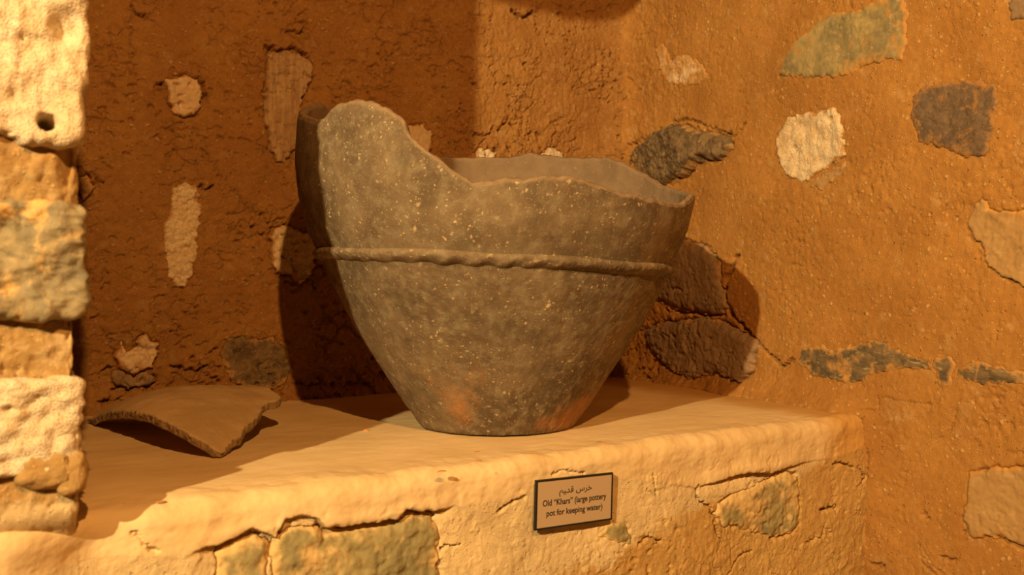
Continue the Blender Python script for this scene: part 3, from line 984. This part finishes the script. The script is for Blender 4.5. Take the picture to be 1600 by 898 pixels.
# pull the boundary ring onto the broken outline for a clean edge
f_top = grid_faces(nv_, ns_, k4); f_bot = grid_faces(nv_, ns_, k4, flip=True) + ns_ * nv_
ed = {}
for f in f_top:
    for i in range(4):
        a, b = int(f[i]), int(f[(i + 1) % 4])
        if (b, a) in ed:
            del ed[(b, a)]
        else:
            ed[(a, b)] = 1
N0 = ns_ * nv_
Sx, Tx = S.ravel().copy(), T.ravel().copy()
# smooth the staircase of the boundary
nb_ = {}
for a, b in ed:
    nb_.setdefault(a, []).append(b); nb_.setdefault(b, []).append(a)
bi = np.array(sorted(nb_)); nn = np.array([nb_[i][:2] for i in bi])
for _ in range(14):
    Sx[bi] = .5 * Sx[bi] + .25 * (Sx[nn[:, 0]] + Sx[nn[:, 1]]); Tx[bi] = .5 * Tx[bi] + .25 * (Tx[nn[:, 0]] + Tx[nn[:, 1]])
top, bot = sherd_z(Sx, Tx)
Vt = np.stack([Sx, Tx, top + SH], -1); Vbm = np.stack([Sx, Tx, bot + SH], -1)
# broken edge: rows between top and bottom, roughened
el = np.array(list(ed))
NR = 4
layers = [Vt]
for q in range(1, NR):
    m_ = Vt * (1 - q / NR) + Vbm * (q / NR)
    m_[:, :2] += .0045 * np.stack([fbm(Sx / .009 + 7 * q, Tx / .009, 47, 2), fbm(Sx / .009, Tx / .009 + 5 * q, 48, 2)], -1)
    layers.append(m_)
layers.append(Vbm)
quads = [f_top, f_bot - N0 + NR * N0]
for q in range(NR):
    quads.append(np.stack([el[:, 1] + q * N0, el[:, 0] + q * N0, el[:, 0] + (q + 1) * N0, el[:, 1] + (q + 1) * N0], -1))
frv = np.concatenate([np.zeros(N0)] + [np.ones(N0)] * (NR - 1) + [np.zeros(N0)])
Vs, Fs2, at = compact(np.concatenate(layers), np.concatenate(quads), {'fracture': frv})
ts = NT('sherd_clay', .85)
c = ts.mix(ts.ramp(ts.noise(9, 5, .6), .36, .64), (.54, .37, .19), (.43, .29, .14))
c = ts.mix(ts.math('MULTIPLY', ts.ramp(ts.noise(50, 5, .65), .5, .72), .5), c, (.42, .30, .16))
c = ts.mix(ts.math('MULTIPLY', ts.specks(210, .25, .2), .4), c, (.5, .37, .2))
c = ts.mix(ts.math('MULTIPLY', ts.attr('fracture'), .8), c, (.22, .145, .08))
n = ts.bump(ts.noise(90, 6, .7), .5, .004)
n = ts.bump(ts.attr('fracture'), 0.0, .001, n)
M_SHERD = ts.done(c, n)
sherd = link_mesh('pottery_sherd', Vs, Fs2, M_SHERD, attrs=at)
tag(sherd, 'curved triangular pottery sherd lying hollow side down on the shelf left of the jar', 'pottery sherd')
sherd_poly = np.ones(len(sherd.data.polygons), bool)

# ------------------------------------------------------------------ the label plate
tl = on_front(836.7, 750.8, VF - .014); trr = on_front(956.4, 738, VF - .014)
bl = on_front(836.1, 828, VF - .014); brr = on_front(955.5, 810.9, VF - .014)
SC = (np.array(tl) + trr + bl + brr) / 4
SW = (trr[0] - tl[0] + brr[0] - bl[0]) / 2; SHH = (tl[1] - bl[1] + trr[1] - brr[1]) / 2
roll = math.atan2((trr[1] - tl[1] + brr[1] - bl[1]) / 2, SW)
sign = bpy.data.objects.new('information_sign', None)
sign.location = (SC[0], VF - .014, SC[1] + SH)
sign.rotation_euler = (0, -roll, 0)
COL.objects.link(sign)
bpy.context.view_layer.update()
tag(sign, 'small brown label plate with black border and lettering on the wall below the jar', 'sign')


def flat(name, color, rough=.5):
    t = NT(name, rough)
    t.b.inputs['Specular IOR Level'].default_value = .3
    c = t.mix(t.math('MULTIPLY', t.noise(80, 3), .12), color, tuple(x * .8 for x in color))
    return t.done(c)


M_PANEL = flat('sign_panel', (.43, .30, .185), .55)
M_INK = flat('sign_ink', (.012, .013, .010), .5)


def local_box(name, lo, hi, mat, parent):
    x0, y0, z0_ = lo; x1, y1, z1 = hi
    v = [(x0, y0, z0_), (x1, y0, z0_), (x1, y1, z0_), (x0, y1, z0_), (x0, y0, z1), (x1, y0, z1), (x1, y1, z1), (x0, y1, z1)]
    f = [(0, 3, 2, 1), (4, 5, 6, 7), (0, 1, 5, 4), (1, 2, 6, 5), (2, 3, 7, 6), (3, 0, 4, 7)]
    o = link_mesh(name, v, f, mat, None, False)
    o.parent = parent
    return o


hw, hh = SW / 2, SHH / 2
local_box('panel', (-hw, -.0015, -hh), (hw, .0035, hh), M_PANEL, sign)
bw = .0028
# border as one frame
xo, xi, zo, zi = hw + .0003, hw - bw, hh + .0003, hh - bw
v = []
for yy in (-.0021, .0037):
    v += [(-xo, yy, -zo), (xo, yy, -zo), (xo, yy, zo), (-xo, yy, zo), (-xi, yy, -zi), (xi, yy, -zi), (xi, yy, zi), (-xi, yy, zi)]
f = []
for i in range(4):
    j = (i + 1) % 4
    f += [(i, j, 4 + j, 4 + i), (8 + j, 8 + i, 12 + i, 12 + j), (j, i, 8 + i, 8 + j), (4 + i, 4 + j, 12 + j, 12 + i)]
fr = link_mesh('border', v, f, M_INK, None, False); fr.parent = sign


def lettering(text, cx, base, width, height, bold, ref=None):
    cd = bpy.data.curves.new('lettering', 'FONT')
    cd.body = text; cd.align_x = 'LEFT'; cd.size = 1.0; cd.offset = bold; cd.extrude = .0
    cd.fill_mode = 'FRONT'
    o = bpy.data.objects.new('tmp_text', cd); COL.objects.link(o)
    bpy.context.view_layer.update()
    me = bpy.data.meshes.new_from_object(o.evaluated_get(bpy.context.evaluated_depsgraph_get()))
    bpy.data.objects.remove(o)
    co = np.empty(len(me.vertices) * 3, np.float32); me.vertices.foreach_get('co', co); co = co.reshape(-1, 3)
    x0, x1 = co[:, 0].min(), co[:, 0].max()
    sy = height / (ref or (co[:, 1].max() - co[:, 1].min()))
    xs = cx + ((co[:, 0] - x0) / (x1 - x0) - .5) * width
    co2 = np.stack([xs, np.full(len(co), -.0018), base + co[:, 1] * sy], -1).astype(np.float32)
    me.vertices.foreach_set('co', co2.ravel()); me.materials.clear(); me.materials.append(M_INK); me.update()
    me.name = 'lettering'
    ob = bpy.data.objects.new('lettering', me); COL.objects.link(ob); ob.parent = sign
    return ob


mm = SW / .171
lettering('\uFEE2\uFEF4\uFEAA\uFED7 \uFEB1\uFEAE\uFEA7', .0005 * mm, hh - .31 * SHH, .073 * mm, .0165 * mm, .010)
lettering('Old \u201cKhars\u201d (large pottery', .0 * mm, hh - .535 * SHH, .142 * mm, .0104 * mm, .018, .70)
lettering('pot for keeping water)', .0 * mm, hh - .745 * SHH, .125 * mm, .0104 * mm, .018, .70)

# ------------------------------------------------------------------ small flakes of clay on the shelf
M_FLAKE = flat('red_clay', (.50, .24, .08), .9)
for i, (x, y, r) in enumerate([(572, 672, .0055), (745, 705, .007), (748, 718, .006), (690, 737, .007), (936, 690, .006), (250, 783, .006)]):
    p = on_shelf(x, y)
    A0 = A_TOP - (p[1] - (VF + RL))
    hs = float(ledge_height(np.array([p[0]]), np.array([A0]))[0])
    rr = np.random.RandomState(20 + i)
    n = 9; aa = np.linspace(0, 2 * np.pi, n + 1)[:-1]
    rad = r * rr.uniform(.6, 1.1, n)
    hgt = .0045 if i == 0 else .0012
    ring = [(rad[j] * math.cos(aa[j]) * 1.5, rad[j] * math.sin(aa[j]), 0) for j in range(n)]
    ring2 = [(a * .7, b * .7, hgt * rr.uniform(.7, 1)) for a, b, _ in ring]
    v = ring + ring2 + [(0, 0, hgt), (0, 0, 0)]
    f = [(j, (j + 1) % n, n + (j + 1) % n, n + j) for j in range(n)] + [(n + j, n + (j + 1) % n, 2 * n) for j in range(n)] + [((j + 1) % n, j, 2 * n + 1) for j in range(n)]
    o = link_mesh('clay_flake', v, f, M_FLAKE, None, False)
    o.location = (p[0], p[1], SH + hs)
    if i == 0:
        tag(o, 'small orange crumb of clay on the shelf just left of the jar base', 'clay crumb')
    else:
        tag(o, ['', 'reddish clay flake on the shelf in front of the jar base, farther of two',
                'reddish clay flake on the shelf in front of the jar base, nearer of two',
                'reddish clay flake nearest the shelf edge, left below the jar',
                'reddish clay flake on the shelf above the right end of the label plate',
                'reddish clay flake lying in the shade near the left jamb'][i], 'clay flake', 'clay flakes on the shelf')
bpy.data.meshes.remove(fl)
